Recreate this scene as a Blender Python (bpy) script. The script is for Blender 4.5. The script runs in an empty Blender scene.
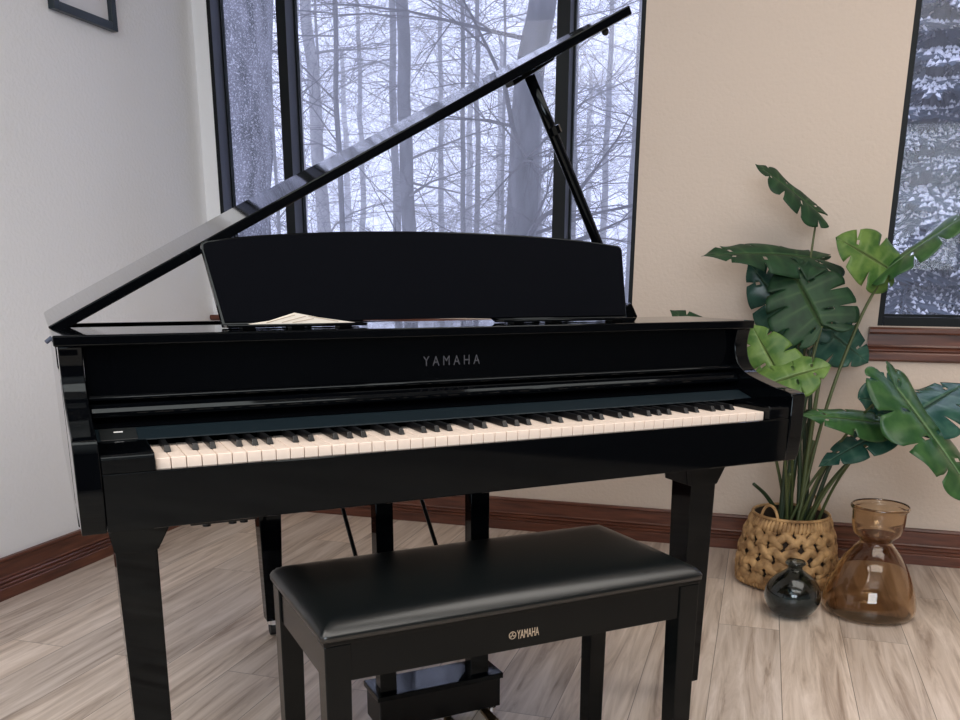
import bpy, bmesh, math, random
from mathutils import Vector, Matrix, Euler, noise
random.seed(7)
SC = bpy.context.scene
COL = SC.collection

# ------------------------------------------------------------------ materials
def new_mat(name):
    m = bpy.data.materials.new(name); m.use_nodes = True
    nt = m.node_tree; b = nt.nodes['Principled BSDF']
    return m, nt, b

def mat(name, col, rough=.5, metal=0., spec=.5, coat=0., bump=0., bscale=100., sheen=0.):
    m, nt, b = new_mat(name)
    b.inputs['Base Color'].default_value = (*col, 1)
    b.inputs['Roughness'].default_value = rough
    b.inputs['Metallic'].default_value = metal
    b.inputs['Specular IOR Level'].default_value = spec
    b.inputs['Coat Weight'].default_value = coat
    b.inputs['Sheen Weight'].default_value = sheen
    if bump:
        add_bump(nt, b, bscale, bump)
    return m

def add_bump(nt, b, scale, strength, detail=3., dist=.002, coord='Object'):
    tc = nt.nodes.new('ShaderNodeTexCoord'); n = nt.nodes.new('ShaderNodeTexNoise')
    n.inputs['Scale'].default_value = scale; n.inputs['Detail'].default_value = detail
    bp = nt.nodes.new('ShaderNodeBump'); bp.inputs['Strength'].default_value = strength
    bp.inputs['Distance'].default_value = dist
    nt.links.new(tc.outputs[coord], n.inputs['Vector'])
    nt.links.new(n.outputs['Fac'], bp.inputs['Height'])
    nt.links.new(bp.outputs['Normal'], b.inputs['Normal'])
    return n

def noise_color(nt, b, c1, c2, scale, detail=4., lo=.35, hi=.65, vec=None, stretch=(1, 1, 1)):
    tc = nt.nodes.new('ShaderNodeTexCoord'); mp = nt.nodes.new('ShaderNodeMapping')
    mp.inputs['Scale'].default_value = stretch
    n = nt.nodes.new('ShaderNodeTexNoise'); n.inputs['Scale'].default_value = scale
    n.inputs['Detail'].default_value = detail
    r = nt.nodes.new('ShaderNodeValToRGB')
    r.color_ramp.elements[0].position = lo; r.color_ramp.elements[0].color = (*c1, 1)
    r.color_ramp.elements[1].position = hi; r.color_ramp.elements[1].color = (*c2, 1)
    nt.links.new(tc.outputs['Object'], mp.inputs['Vector'])
    nt.links.new(mp.outputs['Vector'], n.inputs['Vector'])
    nt.links.new(n.outputs['Fac'], r.inputs['Fac'])
    nt.links.new(r.outputs['Color'], b.inputs['Base Color'])
    return n, r

M = {}
M['black'] = mat('piano_black_polish', (.0012, .0015, .0022), .045, spec=.21)
M['black'].node_tree.nodes['Principled BSDF'].inputs['Specular Tint'].default_value = (.84, .95, 1, 1)
M['black_satin'] = mat('satin_black_wood', (.003, .0035, .004), .3, spec=.25)
M['bench_black'] = mat('bench_black_polish', (.0034, .0042, .0045), .16, spec=.15)
M['leather'] = mat('bench_black_vinyl', (.004, .0055, .006), .29, spec=.6, bump=.05, bscale=500)
M['cloth'] = mat('black_desk_cloth', (.0016, .002, .0036), .9, spec=.06, bump=.2, bscale=900)
M['strip'] = mat('teal_black_felt_strip', (.005, .011, .0155), .5, spec=.2)
M['panel'] = mat('grey_switch_panel', (.012, .014, .015), .4, spec=.3)
M['ivory'] = mat('ivory_white_keytop', (.86, .72, .62), .35)
M['ebony'] = mat('ebony_black_key', (.007, .007, .008), .3, spec=.35)
M['chrome'] = mat('chrome', (.8, .8, .82), .12, metal=1)
M['brass'] = mat('brass', (.34, .26, .15), .3, metal=1)
M['logo_grey'] = mat('dull_grey_inlay', (.045, .047, .058), .5)
M['logo_gold'] = mat('pale_gold_print', (.42, .33, .24), .45)
M['white_mark'] = mat('white_print', (.75, .75, .75), .5)
M['rubber'] = mat('black_rubber', (.01, .01, .01), .6)
M['paper'] = mat('cream_paper', (.86, .78, .68), .7)
M['paper_edge'] = mat('tan_paper_fold', (.55, .44, .34), .7)
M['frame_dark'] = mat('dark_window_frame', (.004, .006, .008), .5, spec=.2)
M['frame_lit_grey'] = mat('frame_side_window_lit', (.10, .115, .165), .5, spec=.2)  # same frame: backlit fronts dark, window-lit sides lighter, put into the colours
M['pic_frame'] = mat('blue_black_picture_frame', (.012, .022, .032), .35)
M['pic_paper'] = mat('white_mat_board', (.72, .73, .78), .7)
M['pic_ink'] = mat('grey_ink', (.18, .18, .2), .7)
M['soil'] = mat('dark_moss', (.012, .014, .008), .95)
M['ceiling'] = mat('ceiling_white', (.72, .70, .67), .9)
M['far_wall'] = mat('dimmed_far_wall', (.05, .045, .042), .8)  # dimness of the unlit rear room put into the wall colour

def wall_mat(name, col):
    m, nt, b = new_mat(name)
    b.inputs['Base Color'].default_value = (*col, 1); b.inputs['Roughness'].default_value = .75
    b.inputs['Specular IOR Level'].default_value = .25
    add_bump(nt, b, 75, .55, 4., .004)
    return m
M['wall_cool_lit'] = wall_mat('cool_lit_orange_peel_paint', (.84, .855, .885))  # cool daylight on the left wall put into its paint colour
M['wall_warm_lit'] = wall_mat('warm_lit_orange_peel_paint', (.615, .52, .445))  # warmth of the lamp light put into the paint colour

def wood_red(name='mahogany_trim', axis=0):
    m, nt, b = new_mat(name)
    st = [14, 14, 14]; st[axis] = 1.2
    noise_color(nt, b, (.058, .017, .010), (.165, .056, .031), 5, 6., .3, .75, stretch=st)
    b.inputs['Roughness'].default_value = .32
    return m
M['mahogany'] = wood_red()

def floor_mat():
    m, nt, b = new_mat('greyed_oak_vinyl_planks'); L = nt.links.new; N = nt.nodes.new
    tc = N('ShaderNodeTexCoord'); mp = N('ShaderNodeMapping')
    mp.inputs['Rotation'].default_value = (0, 0, math.pi/2)
    mp.inputs['Location'].default_value = (.35, .06, 0)
    L(tc.outputs['Object'], mp.inputs['Vector'])
    br = N('ShaderNodeTexBrick')
    br.inputs['Scale'].default_value = 1; br.inputs['Brick Width'].default_value = 1.2
    br.inputs['Row Height'].default_value = .178; br.inputs['Mortar Size'].default_value = .0012
    br.inputs['Mortar Smooth'].default_value = .3; br.inputs['Bias'].default_value = 0
    br.offset = .37; br.offset_frequency = 2
    br.inputs['Color1'].default_value = (0, 0, 0, 1); br.inputs['Color2'].default_value = (1, 1, 1, 1)
    br.inputs['Mortar'].default_value = (.5, .5, .5, 1)
    L(mp.outputs['Vector'], br.inputs['Vector'])
    # grain coordinates: shifted per plank
    mul = N('ShaderNodeVectorMath'); mul.operation = 'MULTIPLY'; mul.inputs[1].default_value = (1.1, 15, 1)
    L(mp.outputs['Vector'], mul.inputs[0])
    sh = N('ShaderNodeVectorMath'); sh.operation = 'MULTIPLY'; sh.inputs[1].default_value = (37, 19, 11)
    L(br.outputs['Color'], sh.inputs[0])
    ad = N('ShaderNodeVectorMath'); L(mul.outputs[0], ad.inputs[0]); L(sh.outputs[0], ad.inputs[1])
    n1 = N('ShaderNodeTexNoise'); n1.inputs['Scale'].default_value = 1.7; n1.inputs['Detail'].default_value = 7
    n1.inputs['Roughness'].default_value = .62; n1.inputs['Distortion'].default_value = .9
    L(ad.outputs[0], n1.inputs['Vector'])
    r = N('ShaderNodeValToRGB'); e = r.color_ramp.elements
    e[0].position = .30; e[0].color = (.29, .215, .165, 1)
    e[1].position = .66; e[1].color = (.76, .655, .57, 1)
    k = e.new(.47); k.color = (.57, .47, .39, 1)
    L(n1.outputs['Fac'], r.inputs['Fac'])
    # per plank tone
    mx = N('ShaderNodeMix'); mx.data_type = 'RGBA'; mx.blend_type = 'MULTIPLY'; mx.inputs['Factor'].default_value = 1
    r2 = N('ShaderNodeValToRGB'); r2.color_ramp.elements[0].color = (.86, .86, .87, 1); r2.color_ramp.elements[1].color = (1.08, 1.06, 1.04, 1)
    L(br.outputs['Color'], r2.inputs['Fac'])
    L(r.outputs['Color'], mx.inputs[6]); L(r2.outputs['Color'], mx.inputs[7])
    mm = N('ShaderNodeMix'); mm.data_type = 'RGBA'; mm.inputs[7].default_value = (.11, .085, .065, 1)
    mf = N('ShaderNodeMath'); mf.operation = 'MULTIPLY'; mf.inputs[1].default_value = .75
    L(br.outputs['Fac'], mf.inputs[0]); L(mf.outputs[0], mm.inputs['Factor'])
    L(mx.outputs[2], mm.inputs[6]); L(mm.outputs[2], b.inputs['Base Color'])
    b.inputs['Roughness'].default_value = .36; b.inputs['Specular IOR Level'].default_value = .45
    bp = N('ShaderNodeBump'); bp.inputs['Strength'].default_value = .15; bp.inputs['Distance'].default_value = .002
    L(n1.outputs['Fac'], bp.inputs['Height']); L(bp.outputs['Normal'], b.inputs['Normal'])
    return m
M['floor'] = floor_mat()

def glass_mat(name, col, rough=0.0, ior=1.45):
    m, nt, b = new_mat(name)
    b.inputs['Base Color'].default_value = (*col, 1)
    b.inputs['Transmission Weight'].default_value = 1; b.inputs['Roughness'].default_value = rough
    b.inputs['IOR'].default_value = ior
    return m
M['amber'] = glass_mat('amber_glass', (.83, .68, .51))
M['smoke'] = glass_mat('smoky_blue_glass', (.27, .34, .38))

def pane_mat():
    m = bpy.data.materials.new('window_glass'); m.use_nodes = True
    nt = m.node_tree; nt.nodes.clear(); N = nt.nodes.new; L = nt.links.new
    o = N('ShaderNodeOutputMaterial'); mx = N('ShaderNodeMixShader'); t = N('ShaderNodeBsdfTransparent')
    g = N('ShaderNodeBsdfGlossy'); g.inputs['Roughness'].default_value = .01
    f = N('ShaderNodeFresnel'); f.inputs['IOR'].default_value = 1.2
    t.inputs['Color'].default_value = (.97, .98, 1, 1)
    L(f.outputs[0], mx.inputs[0]); L(t.outputs[0], mx.inputs[1]); L(g.outputs[0], mx.inputs[2]); L(mx.outputs[0], o.inputs['Surface'])
    return m
M['pane'] = pane_mat()

def leaf_mat(name, dark, light, vein, rough=.38, transl=.2):
    m, nt, b = new_mat(name); N = nt.nodes.new; L = nt.links.new
    at = N('ShaderNodeAttribute'); at.attribute_name = 'vein'
    tc = N('ShaderNodeTexCoord'); n = N('ShaderNodeTexNoise'); n.inputs['Scale'].default_value = 22; n.inputs['Detail'].default_value = 3
    L(tc.outputs['Object'], n.inputs['Vector'])
    r = N('ShaderNodeValToRGB'); r.color_ramp.elements[0].position = .35; r.color_ramp.elements[1].position = .68
    r.color_ramp.elements[0].color = (*dark, 1); r.color_ramp.elements[1].color = (*light, 1)
    L(n.outputs['Fac'], r.inputs['Fac'])
    mx = N('ShaderNodeMix'); mx.data_type = 'RGBA'; mx.inputs[7].default_value = (*vein, 1)
    L(at.outputs['Fac'], mx.inputs['Factor']); L(r.outputs['Color'], mx.inputs[6])
    L(mx.outputs[2], b.inputs['Base Color'])
    b.inputs['Roughness'].default_value = rough; b.inputs['Specular IOR Level'].default_value = .4
    tr = N('ShaderNodeBsdfTranslucent'); L(mx.outputs[2], tr.inputs['Color'])
    ms = N('ShaderNodeMixShader'); ms.inputs[0].default_value = transl
    o = nt.nodes['Material Output']; L(b.outputs[0], ms.inputs[1]); L(tr.outputs[0], ms.inputs[2]); L(ms.outputs[0], o.inputs['Surface'])
    return m
M['leaf_dark'] = leaf_mat('deep_green_leaf', (.007, .034, .014), (.017, .066, .024), (.08, .15, .06), .55)
M['leaf_teal'] = leaf_mat('blue_green_leaf', (.018, .075, .058), (.05, .14, .10), (.14, .25, .18), .25)
M['leaf_light'] = leaf_mat('yellow_green_leaf', (.065, .16, .035), (.19, .31, .075), (.30, .42, .16), .35, .3)
M['leaf_mid'] = leaf_mat('mid_green_leaf', (.022, .082, .026), (.06, .15, .045), (.15, .25, .1), .3)
M['stem'] = mat('olive_stem', (.065, .085, .028), .5)
M['stem_dark'] = mat('dark_green_stem', (.016, .034, .012), .5)

def seagrass():
    m, nt, b = new_mat('seagrass_braid')
    noise_color(nt, b, (.17, .085, .03), (.62, .38, .17), 26, 5, .3, .7)
    b.inputs['Roughness'].default_value = .7
    add_bump(nt, b, 160, .5, 3, .003)
    return m
M['seagrass'] = seagrass()
M['liner'] = mat('dark_basket_liner', (.03, .017, .009), .9)

def bark_mat(name, c1, c2, scale, frost=.0):
    m, nt, b = new_mat(name); N = nt.nodes.new; L = nt.links.new
    n, r = noise_color(nt, b, c1, c2, scale, 8, .38, .62, stretch=(1, 1, .35))
    if frost:
        tc = N('ShaderNodeTexCoord'); n2 = N('ShaderNodeTexNoise'); n2.inputs['Scale'].default_value = 75; n2.inputs['Detail'].default_value = 3
        n2.inputs['Roughness'].default_value = .7
        L(tc.outputs['Object'], n2.inputs['Vector'])
        r2 = N('ShaderNodeValToRGB'); r2.color_ramp.elements[0].position = .52; r2.color_ramp.elements[1].position = .66
        r2.color_ramp.elements[1].color = (frost, frost, frost, 1)
        L(n2.outputs['Fac'], r2.inputs['Fac'])
        mx = N('ShaderNodeMix'); mx.data_type = 'RGBA'; mx.inputs[7].default_value = (.8, .81, .85, 1)
        L(r2.outputs['Color'], mx.inputs['Factor']); L(r.outputs['Color'], mx.inputs[6]); L(mx.outputs[2], b.inputs['Base Color'])
    b.inputs['Roughness'].default_value = .9
    bp = N('ShaderNodeBump'); bp.inputs['Strength'].default_value = .8; bp.inputs['Distance'].default_value = .02
    L(n.outputs['Fac'], bp.inputs['Height']); L(bp.outputs['Normal'], b.inputs['Normal'])
    return m
M['bark_near'] = bark_mat('frosted_rough_bark', (.05, .052, .06), (.17, .17, .19), 9, .55)
M['bark_dark'] = bark_mat('grey_brown_bark', (.032, .033, .038), (.085, .085, .092), 6)
M['bark_pale'] = bark_mat('pale_lichen_bark', (.17, .165, .165), (.30, .29, .29), 5)
M['twig'] = mat('bare_twig', (.06, .058, .064), .9)
M['needle'] = mat('blue_green_needles', (.10, .13, .165), .8)
M['snow'] = mat('snow', (.82, .83, .86), .8)

# ------------------------------------------------------------------ helpers
def tag(o, label=None, cat=None, group=None, kind=None):
    if label: o['label'] = label
    if cat: o['category'] = cat
    if group: o['group'] = group
    if kind: o['kind'] = kind
    return o

def empty(name, loc=(0, 0, 0), rz=0, label=None, cat=None, group=None):
    o = bpy.data.objects.new(name, None); COL.objects.link(o)
    o.location = loc; o.rotation_euler = (0, 0, rz); o.empty_display_size = .1
    return tag(o, label, cat, group)

def build(name, bm, m, parent=None, smooth=False, bevel=0., seg=2, loc=None):
    bmesh.ops.recalc_face_normals(bm, faces=bm.faces[:])
    me = bpy.data.meshes.new(name); bm.to_mesh(me); bm.free()
    for x in (m if isinstance(m, (list, tuple)) else [m]): me.materials.append(M[x] if isinstance(x, str) else x)
    if smooth:
        for p in me.polygons: p.use_smooth = True
        if smooth == 'auto': me.set_sharp_from_angle(angle=math.radians(38))
    o = bpy.data.objects.new(name, me); COL.objects.link(o)
    if parent: o.parent = parent
    if loc is not None: o.location = loc
    if bevel:
        b = o.modifiers.new('bevel', 'BEVEL'); b.width = bevel; b.segments = seg; b.limit_method = 'ANGLE'; b.angle_limit = math.radians(40)
        b.harden_normals = False
    return o

def B(): return bmesh.new()

def box(bm, x0, x1, y0, y1, z0, z1):
    v = [bm.verts.new(c) for c in ((x0, y0, z0), (x1, y0, z0), (x1, y1, z0), (x0, y1, z0), (x0, y0, z1), (x1, y0, z1), (x1, y1, z1), (x0, y1, z1))]
    for f in ((0, 3, 2, 1), (4, 5, 6, 7), (0, 1, 5, 4), (1, 2, 6, 5), (2, 3, 7, 6), (3, 0, 4, 7)): bm.faces.new([v[i] for i in f])
    return bm

def hexa(bm, bot, top):
    v = [bm.verts.new(c) for c in list(bot) + list(top)]
    n = len(bot)
    bm.faces.new(v[:n][::-1]); bm.faces.new(v[n:])
    for i in range(n): bm.faces.new((v[i], v[(i+1) % n], v[n+(i+1) % n], v[n+i]))
    return bm

def prism(bm, pts, a0, a1, axis):
    """extrude a 2-D outline along an axis: axis x -> pts are (y,z); y -> (x,z); z -> (x,y)"""
    def mk(p, a): return {'x': (a, p[0], p[1]), 'y': (p[0], a, p[1]), 'z': (p[0], p[1], a)}[axis]
    return hexa(bm, [mk(p, a0) for p in pts], [mk(p, a1) for p in pts])

def lathe(bm, prof, n=48, center=(0, 0)):
    rings = []
    for r, z in prof:
        if r < 1e-5: rings.append([bm.verts.new((center[0], center[1], z))])
        else: rings.append([bm.verts.new((center[0]+r*math.cos(2*math.pi*i/n), center[1]+r*math.sin(2*math.pi*i/n), z)) for i in range(n)])
    for a, b in zip(rings, rings[1:]):
        for i in range(n):
            j = (i+1) % n
            if len(a) == 1 and len(b) == 1: continue
            if len(a) == 1: bm.faces.new((a[0], b[i], b[j]))
            elif len(b) == 1: bm.faces.new((a[i], a[j], b[0]))
            else: bm.faces.new((a[i], a[j], b[j], b[i]))
    return bm

def tube(bm, pts, rad, n=8, caps=True):
    pts = [Vector(p) for p in pts]
    if not isinstance(rad, (list, tuple)): rad = [rad]*len(pts)
    rings = []; up = None
    for i, p in enumerate(pts):
        d = (pts[min(i+1, len(pts)-1)] - pts[max(i-1, 0)]).normalized()
        if up is None: up = d.orthogonal().normalized()
        up = (up - d*up.dot(d))
        if up.length < 1e-5: up = d.orthogonal()
        up.normalize(); sd = d.cross(up)
        rings.append([bm.verts.new(p + rad[i]*(math.cos(2*math.pi*k/n)*up + math.sin(2*math.pi*k/n)*sd)) for k in range(n)])
    for a, b in zip(rings, rings[1:]):
        for k in range(n): bm.faces.new((a[k], a[(k+1) % n], b[(k+1) % n], b[k]))
    if caps: bm.faces.new(rings[0][::-1]); bm.faces.new(rings[-1])
    return bm

def spline(ps, n=8):
    ps = [Vector(p) for p in ps]; out = []
    q = [2*ps[0]-ps[1]] + ps + [2*ps[-1]-ps[-2]]
    for i in range(1, len(q)-2):
        a, b, c, d = q[i-1:i+3]
        for k in range(n):
            t = k/n
            out.append(.5*((2*b)+(c-a)*t+(2*a-5*b+4*c-d)*t*t+(3*b-a-3*c+d)*t**3))
    out.append(ps[-1]); return out

def text_mesh(name, s, size, m, parent, spacing=1., sx=1., depth=.0004):
    """lettering in the local xz plane, reading along +x, facing -y"""
    cu = bpy.data.curves.new(name, 'FONT'); cu.body = s; cu.size = size; cu.space_character = spacing
    cu.extrude = depth; cu.offset = 0
    t = bpy.data.objects.new(name + '_tmp', cu); COL.objects.link(t)
    dg = bpy.context.evaluated_depsgraph_get(); dg.update()
    me = bpy.data.meshes.new_from_object(t.evaluated_get(dg))
    bpy.data.objects.remove(t); bpy.data.curves.remove(cu)
    me.transform(Matrix.Rotation(math.pi/2, 4, 'X') @ Matrix.Diagonal((sx, 1, 1, 1)))
    me.materials.clear(); me.materials.append(M[m])
    o = bpy.data.objects.new(name, me); COL.objects.link(o); o.parent = parent
    return o

# ------------------------------------------------------------------ room frame
TH = -0.7464
CORNER = Vector((0.683, 2.738, 0))
BX = Vector((math.cos(TH), math.sin(TH), 0)); BN = Vector((-math.sin(TH), math.cos(TH), 0))
RM = Matrix.Translation(CORNER) @ Matrix.Rotation(TH, 4, 'Z')     # room local: x along the window wall, -y into the room

def room(o):
    o.matrix_world = RM; return o
def struct(name, bm, m, parent=None, bevel=0., smooth=False):
    o = build(name, bm, m, parent, smooth, bevel)
    if not parent: room(o); o['kind'] = 'structure'
    return o

RX, RY, RH = 5.4, -6.2, 2.72          # room extents
# windows along the wall: (s0, s1, z0, z1)
W1 = (.066, 1.826, .862, 2.42); W2 = (2.695, 4.45, .862, 2.42)
WT = .10
bm = B(); box(bm, 0, RX, RY, 0, -.05, 0); struct('floor', bm, 'floor')
bm = B(); box(bm, -.1, RX+.1, RY-.1, WT, RH, RH+.08); struct('ceiling', bm, 'ceiling')
bm = B()
for x0, x1, z0, z1 in ((W1[1], W2[0], -.05, RH), (W2[1], RX+.1, -.05, RH),
                       (W1[0], W1[1], -.05, W1[2]), (W1[0], W1[1], W1[3], RH), (W2[0], W2[1], -.05, W2[2]), (W2[0], W2[1], W2[3], RH)):
    box(bm, x0, x1, 0, WT, z0, z1)
bmesh.ops.remove_doubles(bm, verts=bm.verts[:], dist=1e-5)
struct('wall_back', bm, 'wall_warm_lit')
bm = B(); box(bm, -.1, 0, RY, 0, -.05, RH); box(bm, -.1, W1[0], 0, WT, -.05, RH); struct('wall_left', bm, 'wall_cool_lit')
bm = B(); box(bm, RX, RX+.1, -1.7, 0, -.05, RH); struct('wall_right', bm, 'wall_warm_lit')
bm = B(); box(bm, RX, RX+.1, RY, -1.7, -.05, RH); struct('wall_right_rear', bm, 'far_wall')  # rest of the right wall, darkened so the piano reflects dark
bm = B(); box(bm, -.1, RX+.1, RY-.1, RY, -.05, RH); struct('wall_front', bm, 'far_wall')

# baseboards: moulded profile swept along the walls
BASE = [(0, 0), (-.019, 0), (-.019, .036), (-.016, .039), (-.019, .044), (-.019, .048), (-.014, .052), (-.018, .057), (-.018, .061),
        (-.013, .065), (-.016, .071), (-.013, .076), (-.012, .122), (-.016, .127), (-.013, .134), (0, .135)]
bm = B(); prism(bm, BASE, .014, RX, 'x'); struct('baseboard_back', bm, 'mahogany')
M['mahogany_y'] = wood_red('mahogany_trim_side', 1)
bm = B(); prism(bm, [(-a, z) for a, z in BASE], RY, -.001, 'y'); struct('baseboard_left', bm, 'mahogany_y')

# windows
def window(name, w, mulls, sill_ends):
    s0, s1, z0, z1 = w; D = .095
    bm = B()
    fw = .022
    box(bm, s0, s0+fw-.004, 0.001, D, z0, z1); box(bm, s1-fw+.006, s1, 0.001, D, z0, z1)
    box(bm, s0+fw-.004, s1-fw+.006, 0.001, D, z0, z0+.03); box(bm, s0+fw-.004, s1-fw+.006, .001, D, z1-.04, z1)
    root = struct(name, bm, ['frame_dark', 'frame_lit_grey'], bevel=.0015)
    for p in root.data.polygons:
        if abs(p.normal.x) > .9: p.material_index = 1  # side faces take the lighter window-lit tone
    for a, b in mulls:
        bm = B(); box(bm, a, b, .0005, D, z0+.03, z1-.04)
        o = build('mullion', bm, ['frame_dark', 'frame_lit_grey'], root, bevel=.0015)
        for p in o.data.polygons:
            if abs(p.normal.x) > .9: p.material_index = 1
    edges = [s0+.018] + [x for m_ in mulls for x in m_] + [s1-.016]
    for a, b in zip(edges[::2], edges[1::2]):
        bm = B(); g = .008                             # slim dark bead round every pane
        for q in ((a, a+g, z0+.03, z1-.04), (b-g, b, z0+.03, z1-.04), (a+g, b-g, z0+.03, z0+.03+g), (a+g, b-g, z1-.04-g, z1-.04)):
            box(bm, q[0], q[1], D-.03, D-.008, q[2], q[3])
        build('glazing_bead', bm, 'frame_dark', root)
        bm = B(); box(bm, a, b, D-.022, D-.016, z0+.03, z1-.04); build('pane', bm, 'pane', root)
    # wooden sill board and moulded apron under it
    a, b = sill_ends
    zt = z0-.004
    prof = [(0, zt), (-.036, zt), (-.040, zt-.006), (-.040, zt-.016), (-.034, zt-.022), (-.017, zt-.024), (-.017, zt-.06), (-.02, zt-.066), (-.014, zt-.071),
            (-.02, zt-.077), (-.02, zt-.081), (-.014, zt-.086), (-.017, zt-.092), (-.017, zt-.112), (-.008, zt-.119), (0, zt-.119)]
    bm = B(); prism(bm, [(y-.0005, z) for y, z in prof], a, b, 'x'); build('sill', bm, 'mahogany', root)
    return root
window('window_1', W1, [(.376, .418), (1.507, 1.556)], (.004, W1[1]+.03))
window('window_2', W2, [(3.5, 3.545)], (W2[0]-.026, W2[1]+.03))

# framed picture on the left wall (only its lower edge shows)
pic = empty('picture_frame', (0, 0, 0), 0, 'dark framed picture with white mat hanging high on the white left wall', 'picture')
pic.matrix_world = RM
ya, yb, za, zb = -.824, -.510, 1.858, 2.27
bm = B(); w = .027
for q in ((ya, ya+w, za, zb), (yb-w, yb, za, zb), (ya+w, yb-w, za, za+w), (ya+w, yb-w, zb-w, zb)): box(bm, .001, .026, q[0], q[1], q[2], q[3])
build('frame', bm, 'pic_frame', pic, bevel=.002)
bm = B(); box(bm, .001, .009, ya+w, yb-w, za+w, zb-w); build('mat_board', bm, 'pic_paper', pic)
bm = B(); box(bm, .009, .0102, -.604, -.574, 1.945, 1.952); box(bm, .009, .0102, -.72, -.60, 2.0, 2.16); build('print', bm, 'pic_ink', pic)

# ------------------------------------------------------------------ grand piano
PW = 1.43
piano = empty('grand_piano', (0, 0, 0), 0, 'glossy black digital grand piano with raised lid standing in front of the windows', 'piano')
def pp(name, bm, m='black', bevel=.002, smooth=False, parent=None, seg=2): return build(name, bm, m, parent or piano, smooth, bevel, seg)

def outline(y0, grow=0.):
    """plan outline of the case from the front edge y0 back: straight bass side, curved bentside"""
    g = grow
    pts = [(-g, y0), (-g, 1.05)]
    for k in range(1, 7):
        a = math.pi - k*math.pi/12; pts.append((.10+(.10+g)*math.cos(a), 1.05+(.097+g)*math.sin(a)))
    bent = spline([(.42, 1.147+g, 0), (.60+g, 1.125+g, 0), (.76+g, 1.03+g, 0), (.93+g, .88+g, 0), (1.12+g, .76+g, 0), (1.31+g, .655, 0), (1.41+g, .53, 0), (PW+g, .40, 0)], 6)
    pts += [(p.x, p.y) for p in bent]
    if y0 < .4: pts.append((PW+g, y0))
    return pts
# case: closed body, with a raised rim round the open top
bm = B(); prism(bm, outline(.215), .605, .86, 'z'); case = pp('case', bm, bevel=.003)
bm = B()
oo = outline(.42)
cx = .6; cy = .7
inn = [(x+(cx-x)*.035, y+(cy-y)*.04) for x, y in oo]
n = len(oo)
lo = [[bm.verts.new((x, y, .86)) for x, y in q] for q in (oo, inn)]; hi = [[bm.verts.new((x, y, .906)) for x, y in q] for q in (oo, inn)]
for i in range(n-1):
    for a, b in ((lo[0], hi[0]), (hi[0], hi[1]), (hi[1], lo[1])): bm.faces.new((a[i], a[i+1], b[i+1], b[i]))
for i in (0, n-1): bm.faces.new((lo[0][i], hi[0][i], hi[1][i], lo[1][i]))
pp('rim', bm, bevel=.002)
# fixed front top panel
bm = B(); box(bm, -.006, PW+.006, .179, .418, .914, .932); pp('top_panel', bm, bevel=.003, seg=3)
LHX, LHZ = .002, .9155
# lid raised on the bass-side hinge
lidE = empty('lid_hinge_axis', (-.006, 0, .928)); lidE.parent = piano
bm = B(); lo_ = [(x, y) for x, y in outline(.42, .012) if y >= .4]
lo_ = [(0 if x < 0 else x, y) for x, y in lo_]
lo_ = [(x*.961, y) for x, y in lo_]
prism(bm, lo_, .002, .021, 'z')
bmesh.ops.rotate(bm, verts=bm.verts[:], cent=(0, 0, 0), matrix=Matrix.Rotation(math.radians(-28.43), 3, 'Y'))
bmesh.ops.translate(bm, verts=bm.verts[:], vec=(LHX, 0, LHZ))
bpy.data.objects.remove(lidE)
lid = pp('lid', bm, bevel=.0025, seg=3)
ca, sa = math.cos(math.radians(28.43)), math.sin(math.radians(28.43))
def onlid(u, dz=0): return (LHX+u*ca-dz*sa, LHZ+u*sa+dz*ca)       # (x,z) at distance u along the lid underside
# rubber bumpers, stick pocket and hinge knuckles
for u in (1.34,):
    x, z = onlid(u, -.006); bm = B(); bmesh.ops.create_uvsphere(bm, u_segments=12, v_segments=8, radius=.008)
    bmesh.ops.translate(bm, verts=bm.verts[:], vec=(x, .45, z)); build('bumper', bm, 'rubber', lid, True)
x0, z0 = onlid(1.07); x1, z1 = onlid(1.19)
bm = B(); prism(bm, [(x0, z0+.003), (x0+.006, z0-.008), (x1-.006, z1-.008), (x1, z1+.003)], .43, .47, 'y'); build('prop_socket', bm, 'black', lid, False, .002)
# the small hinge pin that pokes out at the front left corner
bm = B(); tube(bm, [(-.004, .40, .9155), (-.014, .395, .908)], .004, 8); pp('hinge_pin', bm, 'frame_lit_grey', bevel=0)
# lid prop
bm = B(); tube(bm, spline([(1.290, .452, .90), (1.183, .452, 1.105), (.995, .452, 1.443)], 4), .0125, 8); prop = pp('lid_prop', bm, bevel=0, smooth=True)
bm = B(); tube(bm, [(1.062, .446, 1.330), (1.054, .446, 1.345)], .0145, 10); build('prop_collar', bm, 'black', prop)
bm = B(); prism(bm, [(1.25, .90), (1.316, .90), (1.300, .935), (1.282, .965), (1.262, .955)], .440, .466, 'y'); build('prop_pivot', bm, 'black', prop, False, .003)

# fallboard, nosing, key strip
bm = B(); prism(bm, [(.207, .914), (.216, .914), (.214, .826), (.203, .826)], .037, PW-.037, 'x'); fall = pp('fallboard', bm, bevel=.001)
t = text_mesh('maker_lettering', 'YAMAHA', .0265, 'logo_grey', fall, 1.62, .62); 
w_ = max(v.co.x for v in t.data.vertices); t.scale = (.121/w_, 1, 1); t.location = (.639, .2044, .858); t['label'] = 'dull grey maker lettering'
bm = B(); prism(bm, [(.214, .832), (.190, .832), (.187, .829), (.187, .824), (.214, .822)], .037, PW-.037, 'x'); pp('upper_moulding', bm, bevel=.002, seg=3)
bm = B(); prism(bm, [(.214, .820), (.182, .818), (.172, .813), (.168, .806), (.170, .799), (.178, .795), (.214, .794)], .037, PW-.037, 'x'); pp('nosing', bm, bevel=.003, seg=3)
bm = B(); prism(bm, [(.214, .794), (.199, .794), (.166, .7812), (.214, .7812)], .037, PW-.037, 'x'); pp('recess_board', bm, bevel=.0)
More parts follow.
